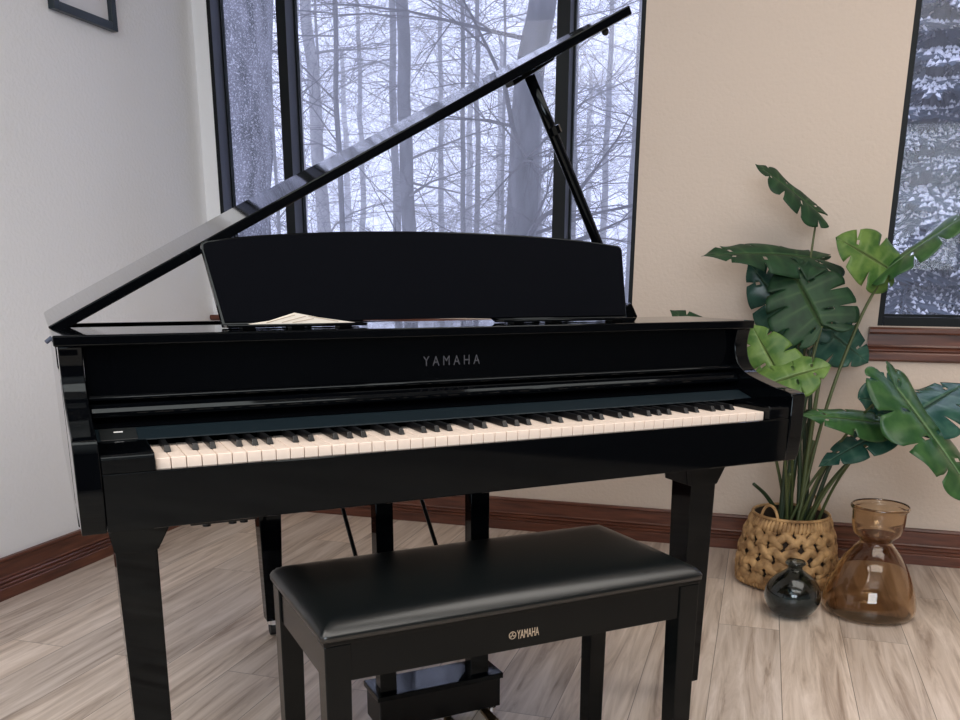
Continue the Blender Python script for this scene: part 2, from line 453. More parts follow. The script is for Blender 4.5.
bm = B(); prism(bm, [(.214, .781), (.164, .780), (.122, .7675), (.120, .7655), (.150, .7655), (.214, .7655)], .037, PW-.037, 'x'); pp('key_cloth_strip', bm, 'strip', bevel=.001)

# cheeks: S-curved arms at both ends
CH = [(.26, .9135), (.184, .9135), (.189, .893), (.190, .875), (.186, .857), (.177, .840), (.165, .829), (.150, .820), (.132, .814), (.112, .809), (.085, .803), (.055, .797),
      (.018, .792), (.005, .789), (0, .782), (0, .69), (.004, .660), (.010, .644), (.26, .644)]
CHS = CH[:1] + [(p.x, p.y) for p in spline([(a, b, 0) for a, b in CH[1:13]], 6)] + CH[13:]
for x0 in (0, PW-.036):
    bm = B(); prism(bm, CHS, x0, x0+.036, 'x'); pp('cheek', bm, bevel=.0018, seg=2, smooth='auto')
# key blocks left and right of the keys
KX = .1154; KW = 1.222/52
for a, b in ((.0365, KX-.001), (KX+1.222+.001, PW-.0365)):
    bm = B(); prism(bm, [(.004, .737), (.004, .758), (.0055, .7625), (.010, .765), (.118, .768), (.118, .737)], a, b, 'x'); pp('key_block', bm, bevel=.0015)
# switch panel on the left of the strip
bm = B(); prism(bm, [(.121, .7676), (.1215, .7690), (.162, .7812), (.162, .7799)], .046, .103, 'x'); sw = pp('switch_panel', bm, 'panel', bevel=.001)
bm = B(); hexa(bm, [(.068, .146, .7763), (.082, .146, .7763), (.082, .149, .7772), (.068, .149, .7772)], [(.068, .146, .7769), (.082, .146, .7769), (.082, .149, .7778), (.068, .149, .7778)]); build('button', bm, 'white_mark', sw)
# key slip and key bed
bm = B(); box(bm, .0365, PW-.0365, 0.003, .016, .646, .737); pp('key_slip', bm, bevel=.002)
bm = B(); box(bm, .0365, PW-.0365, .0165, .258, .646, .731); pp('key_bed', bm, bevel=0)
# headphone box hanging under the key bed
bm = B(); box(bm, .165, .275, .06, .14, .628, .6455); jb = pp('headphone_jack_box', bm, 'black_satin', bevel=.002)
for x in (.195, .238, .257):
    bm = B(); lathe(bm, [(0, .6285), (.006, .6285), (.007, .618), (0, .618)], 12, (x, .09)); build('knob', bm, 'black_satin', jb)

# white keys: each cut away for its neighbours' black keys is not needed, the black ones sit above
wk = B(); box(wk, .0006, KW-.0006, .0195, .148, .7345, .7527)
first = build('white_key', wk, 'ivory', piano, False, .0012, 2, (KX, 0, 0))
for i in range(1, 52):
    o = first.copy(); COL.objects.link(o); o.location = (KX+i*KW, 0, 0)
bk = B(); hexa(bk, [(-.0055, .064, .7529), (.0055, .064, .7529), (.0055, .148, .7529), (-.0055, .148, .7529)],
               [(-.0042, .0715, .7640), (.0042, .0715, .7640), (.0042, .148, .7640), (-.0042, .148, .7640)])
names = 'ABCDEFG'; fb = None
for i in range(51):
    nm = names[i % 7]
    off = {'A': .0016, 'C': -.0018, 'D': .0018, 'F': -.0022, 'G': 0}.get(nm)
    if off is None: continue
    x = KX+(i+1)*KW+off
    if fb is None: fb = build('black_key', bk, 'ebony', piano, False, .0012, 2, (x, 0, 0))
    else:
        o = fb.copy(); COL.objects.link(o); o.location = (x, 0, 0)

# music desk: leaning board with arched top, black cloth front and two ledges
dk = [(.279, .9365), (.2605, 1.074), (.2615, 1.082), (.269, 1.0855)]
for k in range(1, 20):
    u = k/20; dk.append((.269+u*(1.167-.269), 1.0855+.0245*(1-(2*u-1)**2)**.75+.006*u))
dk += [(1.170, 1.0925), (1.1775, 1.088), (1.1785, 1.08), (1.160, .9365), (.838, .9365), (.826, .946), (.552, .946), (.540, .9365)]
def leany(z): return .283+(z-.94)*.40
bm = B(); hexa(bm, [(x, leany(z), z) for x, z in dk], [(x, leany(z)+.012, z-.004) for x, z in dk]); desk = pp('music_desk', bm, bevel=.0015)
cc = (.715, 1.01)
bm = B(); q = [(cc[0]+(x-cc[0])*.993, max(.943, cc[1]+(z-cc[1])*.975)) for x, z in dk if z > .945]
q = [(.2835, .9435)] + q + [(1.155, .9435)]
q = [p for i, p in enumerate(q) if i == 0 or p != q[i-1]]
q = [p for p in q if not (.53 < p[0] < .85 and p[1] < .95)]
hexa(bm, [(x, leany(z)-.0035, z-.0005) for x, z in q], [(x, leany(z)-.0003, z) for x, z in q]); build('cloth_cover', bm, 'cloth', desk, False, .001)
for a, b in ((.280, .542), (.836, 1.159)):
    bm = B(); box(bm, a, b, .246, .286, .9345, .9400); build('ledge', bm, 'black', desk, False, .0015)
    for x in (a+.03, a+.12, b-.05):
        bm = B(); box(bm, x, x+.024, .262, .292, .9318, .9348); build('foot', bm, 'black_satin', desk)
for x in (.42, .98):
    bm = B(); prism(bm, [(leany(1.05)+.010, 1.04), (leany(1.05)+.016, 1.05), (.395, .9395), (.395, .932), (.385, .932)], x, x+.014, 'x'); build('strut', bm, 'black_satin', desk)

# folded paper standing on the left ledge of the desk
bm = B(); prism(bm, [(.322, .9402), (.36, .9450), (.408, .9590), (.45, .9505), (.520, .9402)], .252, .268, 'y')
fp = build('folded_paper', bm, ['paper', 'paper_edge'], None, False, .0)
tag(fp, 'low cream folded paper lying on the left ledge of the music desk', 'paper')
for k, (a, b) in enumerate((((.352, .9425), (.405, .9555)), ((.380, .9425), (.425, .9530)), ((.43, .9530), (.487, .9430)), ((.40, .9420), (.44, .9485)))):
    bm = B(); d = Vector((b[0]-a[0], 0, b[1]-a[1])).normalized()*.0007; nz = Vector((-d.z, 0, d.x))
    hexa(bm, [Vector((a[0], .2515, a[1]))-nz, Vector((b[0], .2515, b[1]))-nz, Vector((b[0], .2515, b[1]))+nz, Vector((a[0], .2515, a[1]))+nz],
         [Vector((a[0], .2521, a[1]))-nz, Vector((b[0], .2521, b[1]))-nz, Vector((b[0], .2521, b[1]))+nz, Vector((a[0], .2521, a[1]))+nz])
    build('crease', bm, 'paper_edge', fp)

# legs
def front_leg(x0, x1):
    bm = B(); hexa(bm, [(x0+.004, .204, .05), (x1-.006, .204, .05), (x1-.006, .262, .05), (x0+.004, .262, .05)],
                   [(x0, .200, .575), (x1, .200, .575), (x1, .275, .575), (x0, .275, .575)])
    leg = pp('leg', bm, bevel=.002)
    bm = B(); prism(bm, [(x0-.010, .6455), (x0-.007, .590), (x0-.001, .556), (x1+.001, .556), (x1+.024, .598), (x1+.026, .6455)], .196, .2145, 'y')
    prism(bm, [(x0-.010, .606), (x0-.007, .590), (x0-.001, .556), (x1+.001, .556), (x1+.024, .598), (x1+.025, .606)], .2145, .30, 'y')
    build('leg_bracket', bm, 'black', leg, False, .002)
    bm = B(); cx_ = (x0+x1)/2
    lathe(bm, [(0, .051), (.017, .051), (.017, .040), (.008, .038), (0, .038)], 16, (cx_, .233)); build('caster_stem', bm, 'chrome', leg)
    bm = B(); tube(bm, [(cx_-.012, .233, .0201), (cx_+.012, .233, .0201)], .020, 20); build('caster', bm, 'rubber', leg)
front_leg(.053, .124); front_leg(1.306, 1.377)
bm = B(); hexa(bm, [(.484, 1.055, .05), (.531, 1.055, .05), (.531, 1.10, .05), (.484, 1.10, .05)], [(.472, 1.04, .606), (.548, 1.04, .606), (.548, 1.115, .606), (.472, 1.115, .606)])
leg = pp('leg', bm, bevel=.002)
bm = B(); lathe(bm, [(0, .051), (.02, .051), (.02, .036), (.009, .034), (0, .034)], 16, (.508, 1.078)); build('caster_stem', bm, 'chrome', leg)
bm = B(); tube(bm, [(.495, 1.078, .0185), (.521, 1.078, .0185)], .0182, 20); build('caster', bm, 'rubber', leg)

# pedal lyre
bm = B(); box(bm, .566, .880, .317, .418, .106, .120); lb = pp('pedal_box', bm, 'black', bevel=.002)
bm = B(); box(bm, .572, .874, .321, .414, .034, .1065); build('box_body', bm, 'black_satin', lb, False, .002)
for x in (.655, .740, .835):
    bm = B(); pts = [(x-.010, .33, .026), (x-.010, .30, .024), (x-.013, .275, .022), (x, .262, .021), (x+.013, .275, .022), (x+.010, .30, .024), (x+.010, .33, .026)]
    hexa(bm, [(a, b, c-.004) for a, b, c in pts], [(a, b, c+.004) for a, b, c in pts]); build('pedal', bm, 'brass', lb, False, .001)
for x in (.592, .853):
    bm = B(); lathe(bm, [(0, .0345), (.012, .0345), (.014, .004), (.014, .0005), (0, .0005)], 14, (x, .39)); build('foot', bm, 'rubber', lb)
bm = B(); lathe(bm, [(0, .0345), (.007, .0345), (.007, .030), (.011, .029), (.011, .020), (0, .020)], 14, (.858, .335)); build('levelling_foot', bm, 'chrome', lb)
for a, b in ((.577, .616), (.800, .846)):
    bm = B(); box(bm, a, b, .329, .362, .119, .647); pp('lyre_post', bm, bevel=.0015)
for x in (.622, .838):
    bm = B(); tube(bm, [(x, .395, .119), (x, .858, .607)], .0055, 8); pp('brace_rod', bm, 'black_satin', bevel=0, smooth=True)

# ------------------------------------------------------------------ bench
bx0, bx1, by0, by1 = .3216, 1.0775, -.1365, .2241
bench = empty('piano_bench', ((bx0+bx1)/2, (by0+by1)/2, 0), 0, 'black piano bench with padded vinyl seat in front of the piano', 'bench')
W_, D_ = (bx1-bx0)/2, (by1-by0)/2
# cushion: rounded pillow profile
bm = B(); NX, NY = 44, 28
def cush(u, v):
    x = u*W_; y = v*D_
    r = .012
    x = max(-W_+.0, min(W_, x)); y = max(-D_, min(D_, y))
    e = min(W_-abs(x), D_-abs(y))
    h = .022*(1-math.exp(-e/.013)) + .008*(1-(x/W_)**2)**.6*(1-(y/D_)**2)**.8
    return (x, y, .474+h)
def grade(i, n):
    t = -1+2*i/n
    return math.copysign(1-(1-abs(t))**1.7, t)
top = [[bm.verts.new(cush(grade(i, NX), grade(j, NY))) for j in range(NY+1)] for i in range(NX+1)]
# round the plan corners
for row in top:
    for v in row:
        for _ in (0,):
            ax, ay = W_-abs(v.co.x), D_-abs(v.co.y); R = .010
            if ax < R and ay < R:
                dx, dy = R-ax, R-ay; d = math.hypot(dx, dy)
                m_ = max(dx, dy)
                if d > 1e-9:
                    k = m_/d
                    v.co.x = math.copysign(W_-R+dx*k, v.co.x); v.co.y = math.copysign(D_-R+dy*k, v.co.y)
for i in range(NX):
    for j in range(NY): bm.faces.new((top[i][j], top[i+1][j], top[i+1][j+1], top[i][j+1]))
rimv = [top[i][0] for i in range(NX)] + [top[NX][j] for j in range(NY)] + [top[i][NY] for i in range(NX, 0, -1)] + [top[0][j] for j in range(NY, 0, -1)]
lowv = [bm.verts.new((v.co.x*.998, v.co.y*.997, .466)) for v in rimv]
for i in range(len(rimv)): bm.faces.new((rimv[i-1], rimv[i], lowv[i], lowv[i-1]))
bm.faces.new(lowv)
seat = build('seat_cushion', bm, 'leather', bench, True)
bm = B(); box(bm, -W_+.005, W_-.005, -D_+.005, D_-.005, .457, .4665); build('seat_frame', bm, 'bench_black', bench, False, .002)
lw = .044; ins = .006
X0, X1, Y0, Y1 = -W_+ins, W_-ins, -D_+ins, D_-ins
for nm, q in (('front', (X0+lw, X1-lw, Y0+.004, Y0+.022)), ('rear', (X0+lw, X1-lw, Y1-.022, Y1-.004)), ('l', (X0+.004, X0+.022, Y0+lw, Y1-lw)), ('r', (X1-.022, X1-.004, Y0+lw, Y1-lw))):
    bm = B(); box(bm, *q, .390, .457); a_ = build('apron', bm, 'bench_black', bench, False, .0015)
    if nm == 'front': front_apron = a_
for sx in (0, 1):
    for sy in (0, 1):
        xa, xb = ((X0, X0+lw), (X1-lw, X1))[sx]; ya_, yb_ = ((Y0, Y0+lw), (Y1-lw, Y1))[sy]
        tx = .006 if not sx else -.006; ty = .006 if not sy else -.006
        bm = B(); hexa(bm, [(xa+max(0, -tx), ya_+max(0, -ty), .006), (xb-max(0, tx), ya_+max(0, -ty), .006), (xb-max(0, tx), yb_-max(0, ty), .006), (xa+max(0, -tx), yb_-max(0, ty), .006)],
                       [(xa, ya_, .457), (xb, ya_, .457), (xb, yb_, .457), (xa, yb_, .457)])
        lg = build('leg', bm, 'bench_black', bench, False, .002)
        bm = B(); lathe(bm, [(0, .0065), (.014, .0065), (.014, 0), (0, 0)], 14, ((xa+xb)/2, (ya_+yb_)/2)); build('glide', bm, 'rubber', lg)
# printed mark: ringed three tuning forks and lettering
mk = text_mesh('maker_lettering', 'YAMAHA', .0235, 'logo_gold', front_apron, 1.0, .6); mk['label'] = 'pale gold maker lettering'
w_ = max(v.co.x for v in mk.data.vertices); mk.scale = (.044/w_, 1, 1)
CXB, CYB = (bx0+bx1)/2, (by0+by1)/2
mk.location = (.676-CXB, Y0+.0036, .4095)
bm = B(); ctr = Vector((.667-CXB, Y0+.0037, .4178))
def ringp(r, k, n): return ctr+Vector((r*math.cos(2*math.pi*k/n), 0, r*math.sin(2*math.pi*k/n)))
n = 28
for k in range(n):
    a, b, c, d = ringp(.0073, k, n), ringp(.0073, k+1, n), ringp(.0060, k+1, n), ringp(.0060, k, n)
    bm.faces.new([bm.verts.new(v) for v in (a, b, c, d)])
for k in range(3):
    ang = math.pi/2+k*2*math.pi/3; d = Vector((math.cos(ang), 0, math.sin(ang))); s = Vector((-d.z, 0, d.x))
    for o_, l0, l1, w in ((0, 0, .0030, .0006), (.0011, .003, .0056, .0005), (-.0011, .003, .0056, .0005), (0, .0025, .0034, .0016)):
        p0, p1 = ctr+d*l0+s*o_, ctr+d*l1+s*o_
        bm.faces.new([bm.verts.new(v) for v in (p0-s*w, p1-s*w, p1+s*w, p0+s*w)])
ext = bmesh.ops.extrude_face_region(bm, geom=bm.faces[:]); bmesh.ops.translate(bm, verts=[v for v in ext['geom'] if isinstance(v, bmesh.types.BMVert)], vec=(0, .0008, 0))
build('ring_emblem', bm, 'logo_gold', front_apron)

# ------------------------------------------------------------------ basket
BC = Vector((2.228, .797, 0))
basket = empty('wicker_basket', BC, math.radians(14), 'round-cornered woven seagrass basket with loop handles holding the big plant', 'basket')
BPROF = [(.141, 0), (.151, .03), (.154, .08), (.150, .13), (.143, .18), (.135, .222), (.129, .250)]
def bprof(z):
    for (r0, z0), (r1, z1) in zip(BPROF, BPROF[1:]):
        if z <= z1: return r0+(r1-r0)*(z-z0)/(z1-z0)
    return BPROF[-1][0]
def bpt(a, z, off=0):
    e = 2+1.6*max(0, 1-z/.20)
    k = (abs(math.cos(a))**e+abs(math.sin(a))**e)**(-1/e)
    k = 1+(k-1)*.75
    r = bprof(z)*k*.97+off
    return Vector((r*math.cos(a), r*math.sin(a), z))
bm = B(); N_ = 48; zs = [0.002, .03, .08, .13, .18, .222, .248]
rg = [[bm.verts.new(bpt(2*math.pi*i/N_, z, -.007)) for i in range(N_)] for z in zs] + [[bm.verts.new(bpt(2*math.pi*i/N_, z, -.012)) for i in range(N_)] for z in (.248, .12, .012)]
for a, b in zip(rg, rg[1:]):
    for i in range(N_): bm.faces.new((a[i], a[(i+1) % N_], b[(i+1) % N_], b[i]))
bm.faces.new(rg[0][::-1]); bm.faces.new(rg[-1]); build('liner', bm, 'liner', basket, True)
# chunky braid: rows of fat twisted strands, alternately slanted, with dark gaps between
bm = B(); rows = 4; nb = 17
def strand(p0, p1, nrm, rad, flat=.62, wig=0):
    ax = (p1-p0); L_ = ax.length; ax.normalize(); side = nrm.cross(ax).normalized()
    K, S = 7, 8; rr = []
    for i in range(K+1):
        t = i/K; r = rad*max(.12, math.sin(math.pi*(.08+.84*t))**.7); c = p0.lerp(p1, t)+nrm*(.006*math.sin(math.pi*t)-.003)
        rr.append([bm.verts.new(c+side*(r*math.cos(2*math.pi*k/S))+nrm*(flat*r*math.sin(2*math.pi*k/S))) for k in range(S)])
    for a, b in zip(rr, rr[1:]):
        for k in range(S): bm.faces.new((a[k], a[(k+1) % S], b[(k+1) % S], b[k]))
    bm.faces.new(rr[0][::-1]); bm.faces.new(rr[-1])
rz = random.Random(3)
zlo, zhi = .018, .214
for r_ in range(rows):
    zc = zlo+(zhi-zlo)*(r_+.5)/rows; hh = (zhi-zlo)/rows*.56
    for k in range(nb):
        a = 2*math.pi*(k+.5*(r_ % 2))/nb; da = 2*math.pi/nb*.62
        for sgn in (1, -1):
            aa = a+(0 if sgn > 0 else math.pi/nb)
            j = rz.uniform(-.007, .007)
            z0_, z1_ = zc-hh*sgn*.98, zc+hh*sgn*.98
            p0 = bpt(aa-da, max(.006, z0_)+j, .003+(.004 if sgn > 0 else 0)); p1 = bpt(aa+da, max(.006, z1_)+j, .003+(0 if sgn > 0 else .004))
            nr = Vector((math.cos(aa), math.sin(aa), .1)).normalized()
            strand(p0, p1, nr, rz.uniform(.0135, .0185))
for k in range(64):                                              # upright whipped band under the rim, and along the base
    a = 2*math.pi*k/64; nr = Vector((math.cos(a), math.sin(a), 0))
    strand(bpt(a, .204, .002), bpt(a+.05, .250, .001), nr, .0075)
    strand(bpt(a, .001, .001), bpt(a+.03, .030, .002), nr, .008)
wv = build('weave', bm, 'seagrass', basket, True)
bm = B(); tube(bm, [bpt(2*math.pi*k/60, .250, -.001) for k in range(61)], .0055, 8); build('rim', bm, 'seagrass', basket, True)
for a in (math.radians(178), math.radians(-2)):
    bm = B(); rad_ = bpt(a, .248).to_2d().length-.004; tg = Vector((-math.sin(a), math.cos(a), 0)); c = Vector((rad_*math.cos(a), rad_*math.sin(a), 0))
    pts = [c+tg*(.033*math.cos(u))+Vector((0, 0, .236+.058*math.sin(u))) for u in [math.pi*i/14 for i in range(15)]]
    tube(bm, pts, .005, 8); build('handle', bm, 'seagrass', basket, True)

# ------------------------------------------------------------------ plant
plant = empty('monstera_plant', (BC.x, BC.y, .0), 0, 'tall artificial monstera plant with split leaves rising from the seagrass basket', 'plant')
def rel(p): return Vector(p)-Vector((BC.x, BC.y, 0))
LEAVES = [
 ((2.372, 0.955, 1.237),(2.156, 1.019, 1.392),(.5,.62,.55),0.17,0.05,0.25,5,'dark'),
 ((2.357, 0.914, 1.085),(1.915, 0.945, 1.135),(-.05,.82,.55),0.21,0.12,0.3,5,'dark'),
 ((2.252, 0.768, 0.875),(2.211, 0.913, 1.093),(.05,.25,1),0.3,0.03,0.1,6,'dark'),
 ((2.37, 0.949, 0.824),(2.205, 1.083, 1.076),(-.5,.2,.8),0.22,0.06,0.2,5,'teal'),
 ((2.508, 0.759, 1.056),(2.331, 0.816, 1.154),(.1,.35,.9),0.2,0.06,0.1,3,'light'),
 ((2.501, 0.76, 1.05),(2.655, 0.578, 1.259),(-.45,.95,.12),0.2,0.06,0.25,5,'mid'),
 ((2.036, 0.678, 0.697),(1.987, 0.806, 0.885),(-.55,.25,.8),0.17,0.05,0.25,4,'light'),
 ((1.979, 0.687, 0.711),(2.107, 0.579, 0.782),(.1,.75,.65),0.18,0.1,0.3,4,'light'),
 ((2.33, 0.527, 0.588),(2.022, 0.597, 0.634),(0,.8,.6),0.13,0.04,0.25,4,'mid'),
 ((2.38, 0.556, 0.574),(2.152, 0.629, 0.458),(-.35,.75,.55),0.13,0.06,0.25,4,'teal'),
 ((2.372, 0.507, 0.600),(2.649, 0.522, 0.715),(-.25,.9,.38),0.3,0.06,0.15,5,'teal'),
 ((2.290, 0.493, 0.71),(2.42, 0.20, 0.36),(.55,.55,.6),0.30,0.04,0.25,6,'mid'),
 ((2.419, 0.938, 0.864),(2.561, 0.833, 0.745),(.2,.25,.95),0.2,0.05,0.15,4,'teal'),
 ((1.988, 0.93, 0.802),(1.853, 1.034, 0.927),(-.2,.7,.6),0.14,0.05,0.2,4,'dark'),
 ((2.44, 0.600, 0.640),(2.285, 0.618, 0.660),(0,.35,.9),0.20,0.03,0.1,3,'teal'),
]
ROOMR = Vector((.902, -.432, 0)); ROOMT = Vector((-.433, -.901, 0))       # sideways along the room, and towards the room
def leaf(base, tip, nrm, width, droop, fold, slits, m, seed):
    rnd = random.Random(seed)
    base, tip = rel(base), rel(tip); y = tip-base; L_ = y.length; y.normalize()
    nv = ROOMR*nrm[0]+Vector((0, 0, nrm[1]))+ROOMT*nrm[2]
    z = (nv-y*nv.dot(y)).normalized(); x = y.cross(z)
    bm = B(); lay = bm.verts.layers.float.new('vein')
    HB = spline([(0, .02, 0), (.30, -.17, 0), (.72, -.14, 0), (.99, .10, 0), (.98, .38, 0), (.76, .64, 0), (.40, .86, 0), (0, 1.0, 0)], 8)
    def edge(t):
        q = t*(len(HB)-1); i = min(len(HB)-2, int(q)); return HB[i].lerp(HB[i+1], q-i)
    def pt(s, t, v, wob):
        # t round the leaf edge from the notch to the tip, v from the midrib out to the edge
        e = edge(t); oy = max(0, (t-.22)/.78)**1.1*.97
        px = s*v*e.x*width*.5; py = L_*(oy+(e.y-oy)*(v+.10*v*(1-v)*(1 if t > .4 else 0)))
        un = abs(px)/(width*.5)
        pz = fold*abs(px)*(.8-un*1.1)-droop*L_*(max(0, py)/L_)**2-.04*L_*un**2+wob*v*v*width
        return x*px+y*py+z*pz+base
    nl = slits+1
    for s in (1, -1):
        for k in range(nl):
            t0, t1 = (k/nl)**1.0, ((k+1)/nl)**1.0
            wob = rnd.uniform(-.07, .05); depth = rnd.uniform(.45, .75)
            gap = rnd.uniform(.05, .12); hole = rnd.random() < .4
            NF, NV = 8, 9; g = []
            for i in range(NF+1):
                f = i/NF; row = []
                for j in range(NV+1):
                    vv = j/NV
                    vend = vv*(1-.045*abs(2*f-1)**3)
                    cut = max(0, (vend-depth)/(1-depth))
                    lo_g = gap*cut**.6 if k > 0 else 0
                    hi_g = gap*cut**.6 if k < nl-1 else 0
                    ff = lo_g+(1-lo_g-hi_g)*f
                    vt = bm.verts.new(pt(s, t0+(t1-t0)*ff, vend, wob*(1-abs(2*f-1)**2)))
                    vt[lay] = max(1-vv*9 if vv < .11 else 0, (.55*(1-vv) if i == NF//2 else 0))
                    row.append(vt)
                g.append(row)
            for i in range(NF):
                for j in range(NV):
                    if hole and j in (2, 3) and i in (NF-1, ): continue
                    bm.faces.new((g[i][j], g[i+1][j], g[i+1][j+1], g[i][j+1]))
    bmesh.ops.remove_doubles(bm, verts=bm.verts[:], dist=.0006)
    me = bpy.data.meshes.new('leaf')
    bm.normal_update()
    bm.to_mesh(me); bm.free(); me.materials.append(M['leaf_'+m])
    for p in me.polygons: p.use_smooth = True
    o = bpy.data.objects.new('leaf', me); COL.objects.link(o); o.parent = plant
    so = o.modifiers.new('thick', 'SOLIDIFY'); so.thickness = .0012; so.offset = 0
    return o
ROOTS = random.Random(11)
def stem(tip, start=None, r0=.006, r1=.0032, m='stem', lean=.5, yl=None):
    tip = rel(tip)
    a = ROOTS.uniform(0, 6.28); rr = ROOTS.uniform(.01, .07)
    b = Vector((rr*math.cos(a), rr*math.sin(a), .06))
    mid = b.lerp(tip, .5); mid.x = b.x+(tip.x-b.x)*.30; mid.y = b.y+(tip.y-b.y)*.30
    q2 = b.lerp(tip, .82); q2.x = b.x+(tip.x-b.x)*.66; q2.y = b.y+(tip.y-b.y)*.66
    pts = spline([b, mid, q2, tip], 6); n_ = len(pts)
    bm = B(); tube(bm, pts, [r0+(r1-r0)*i/(n_-1) for i in range(n_)], 7); return build('stem', bm, m, plant, True)
LBL = {'dark': 'deep green split leaf', 'teal': 'blue-green glossy leaf', 'light': 'yellow-green leaf', 'mid': 'mid green split leaf'}
for i, a in enumerate(LEAVES):
    l_ = leaf(*a, i); l_['label'] = LBL[a[7]]
    stem(a[0])
for dx, dy, h, m in ((-.03, .02, .52, 'stem_dark'), (.0, -.02, .66, 'stem_dark'), (.04, .01, .60, 'stem_dark'), (.02, .04, .72, 'stem_dark'), (.09, -.08, .45, 'stem_dark'),
                     (-.05, -.03, .40, 'stem'), (-.01, .03, .70, 'stem_dark'), (.03, -.04, .74, 'stem'), (-.02, -.01, .58, 'stem_dark'), (.01, .0, .80, 'stem_dark'), (.05, -.02, .5, 'stem'), (.06, .03, .55, 'stem'), (.13, -.02, .42, 'stem_dark'), (-.15, .03, .36, 'stem_dark')):
    stem((BC.x+dx, BC.y+dy, h), r0=.0095, r1=.0055, m=m)
bm = B(); lathe(bm, [(0, .015), (.12, .015), (.13, .16), (.115, .188), (.06, .196), (0, .198)], 32)
for v in bm.verts: v.co.z += .004*math.sin(60*v.co.x)*math.cos(50*v.co.y) if v.co.z > .15 else 0
build('moss_filler', bm, 'soil', plant, True)

# ------------------------------------------------------------------ glass vases
def vase(name, c, prof, th, m, label):
    o_ = list(prof); inner = [(max(0, r-th), z) for r, z in prof]; inner[0] = (0, prof[0][1]+th*2.2)
    inner = [(0, prof[0][1]+th*2.2)] + [(max(.002, r-th), max(z, prof[0][1]+th*2.2)) for r, z in prof[2:]]
    full = [(0, prof[0][1])] + o_[1:] + [(prof[-1][0]-th*.5, prof[-1][1]+th*.45)] + inner[::-1]
    bm = B(); lathe(bm, full, 64); o = build(name, bm, m, None, True, 0, 2, c)
    return tag(o, label, 'vase')
def smooth_prof(ps, n=6): return [(max(0, p.x), p.y) for p in spline([(a, b, 0) for a, b in ps], n)]
VP = [(0, .001), (.112, .001)] + smooth_prof([(.122, .004), (.137, .018), (.138, .045), (.129, .085), (.112, .130), (.092, .172), (.070, .205), (.052, .226), (.047, .238), (.056, .251), (.069, .264), (.076, .290), (.078, .318), (.079, .338)], 5)
VP += [(.0845, .341), (.086, .346), (.084, .351)]
vase('amber_glass_vase', (2.256, .462, 0), VP, .0045, 'amber', 'large hourglass-necked amber glass vase on the floor right of the basket')
SP = [(0, .001), (.040, .001)] + smooth_prof([(.046, .003), (.066, .018), (.081, .045), (.085, .070), (.078, .098), (.058, .124), (.036, .141), (.024, .151), (.022, .158), (.026, .166)], 5)
SP += [(.031, .169), (.0315, .173), (.029, .176)]
vase('smoky_glass_vase', (2.018, .549, 0), SP, .004, 'smoke', 'small round dark smoky glass vase on the floor in front of the basket')

# ------------------------------------------------------------------ outdoors
GZ = -1.15
def outdoor(s, d): return CORNER+BX*s+BN*d
bm = B(); nG = 40
gv = [[bm.verts.new((-30+80*i/nG, .26+70*j/nG, GZ+.25*noise.noise(Vector((i*.3, j*.3, 0))))) for j in range(nG+1)] for i in range(nG+1)]
for i in range(nG):
    for j in range(nG): bm.faces.new((gv[i][j], gv[i+1][j], gv[i+1][j+1], gv[i][j+1]))
ext = bmesh.ops.extrude_face_region(bm, geom=bm.faces[:]); bmesh.ops.translate(bm, verts=[v for v in ext['geom'] if isinstance(v, bmesh.types.BMVert)], vec=(0, 0, -.6))
struct('ground', bm, 'snow', smooth=True)

def branch(bm, p, d, L_, r, lvl, rnd, spread, droop, sides):
    n_ = 5 if lvl > 1 else 4
    pts = [p]; rad = [r]; q = Vector(p); dd = Vector(d)
    for i in range(n_):
        dd = (dd+Vector((rnd.gauss(0, .16), rnd.gauss(0, .16), rnd.gauss(0, .12)-droop))).normalized()
        q = q+dd*(L_/n_); pts.append(q.copy()); rad.append(r*(1-(i+1)/n_*.85))
    tube(bm, pts, rad, sides if lvl > 1 else 3, False)
    if lvl > 0:
        for i in range(1, n_+1):
            for _ in range(2 if lvl > 1 else rnd.choice((1, 2, 2))):
                ax = Vector((rnd.gauss(0, 1), rnd.gauss(0, 1), rnd.gauss(0, .7))).normalized()
                nd = ((pts[i]-pts[i-1]).normalized()+ax*spread).normalized()
                branch(bm, pts[i], nd, L_*rnd.uniform(.38, .66), max(rad[i]*.6, .0026), lvl-1, rnd, spread, droop*1.2, 3)

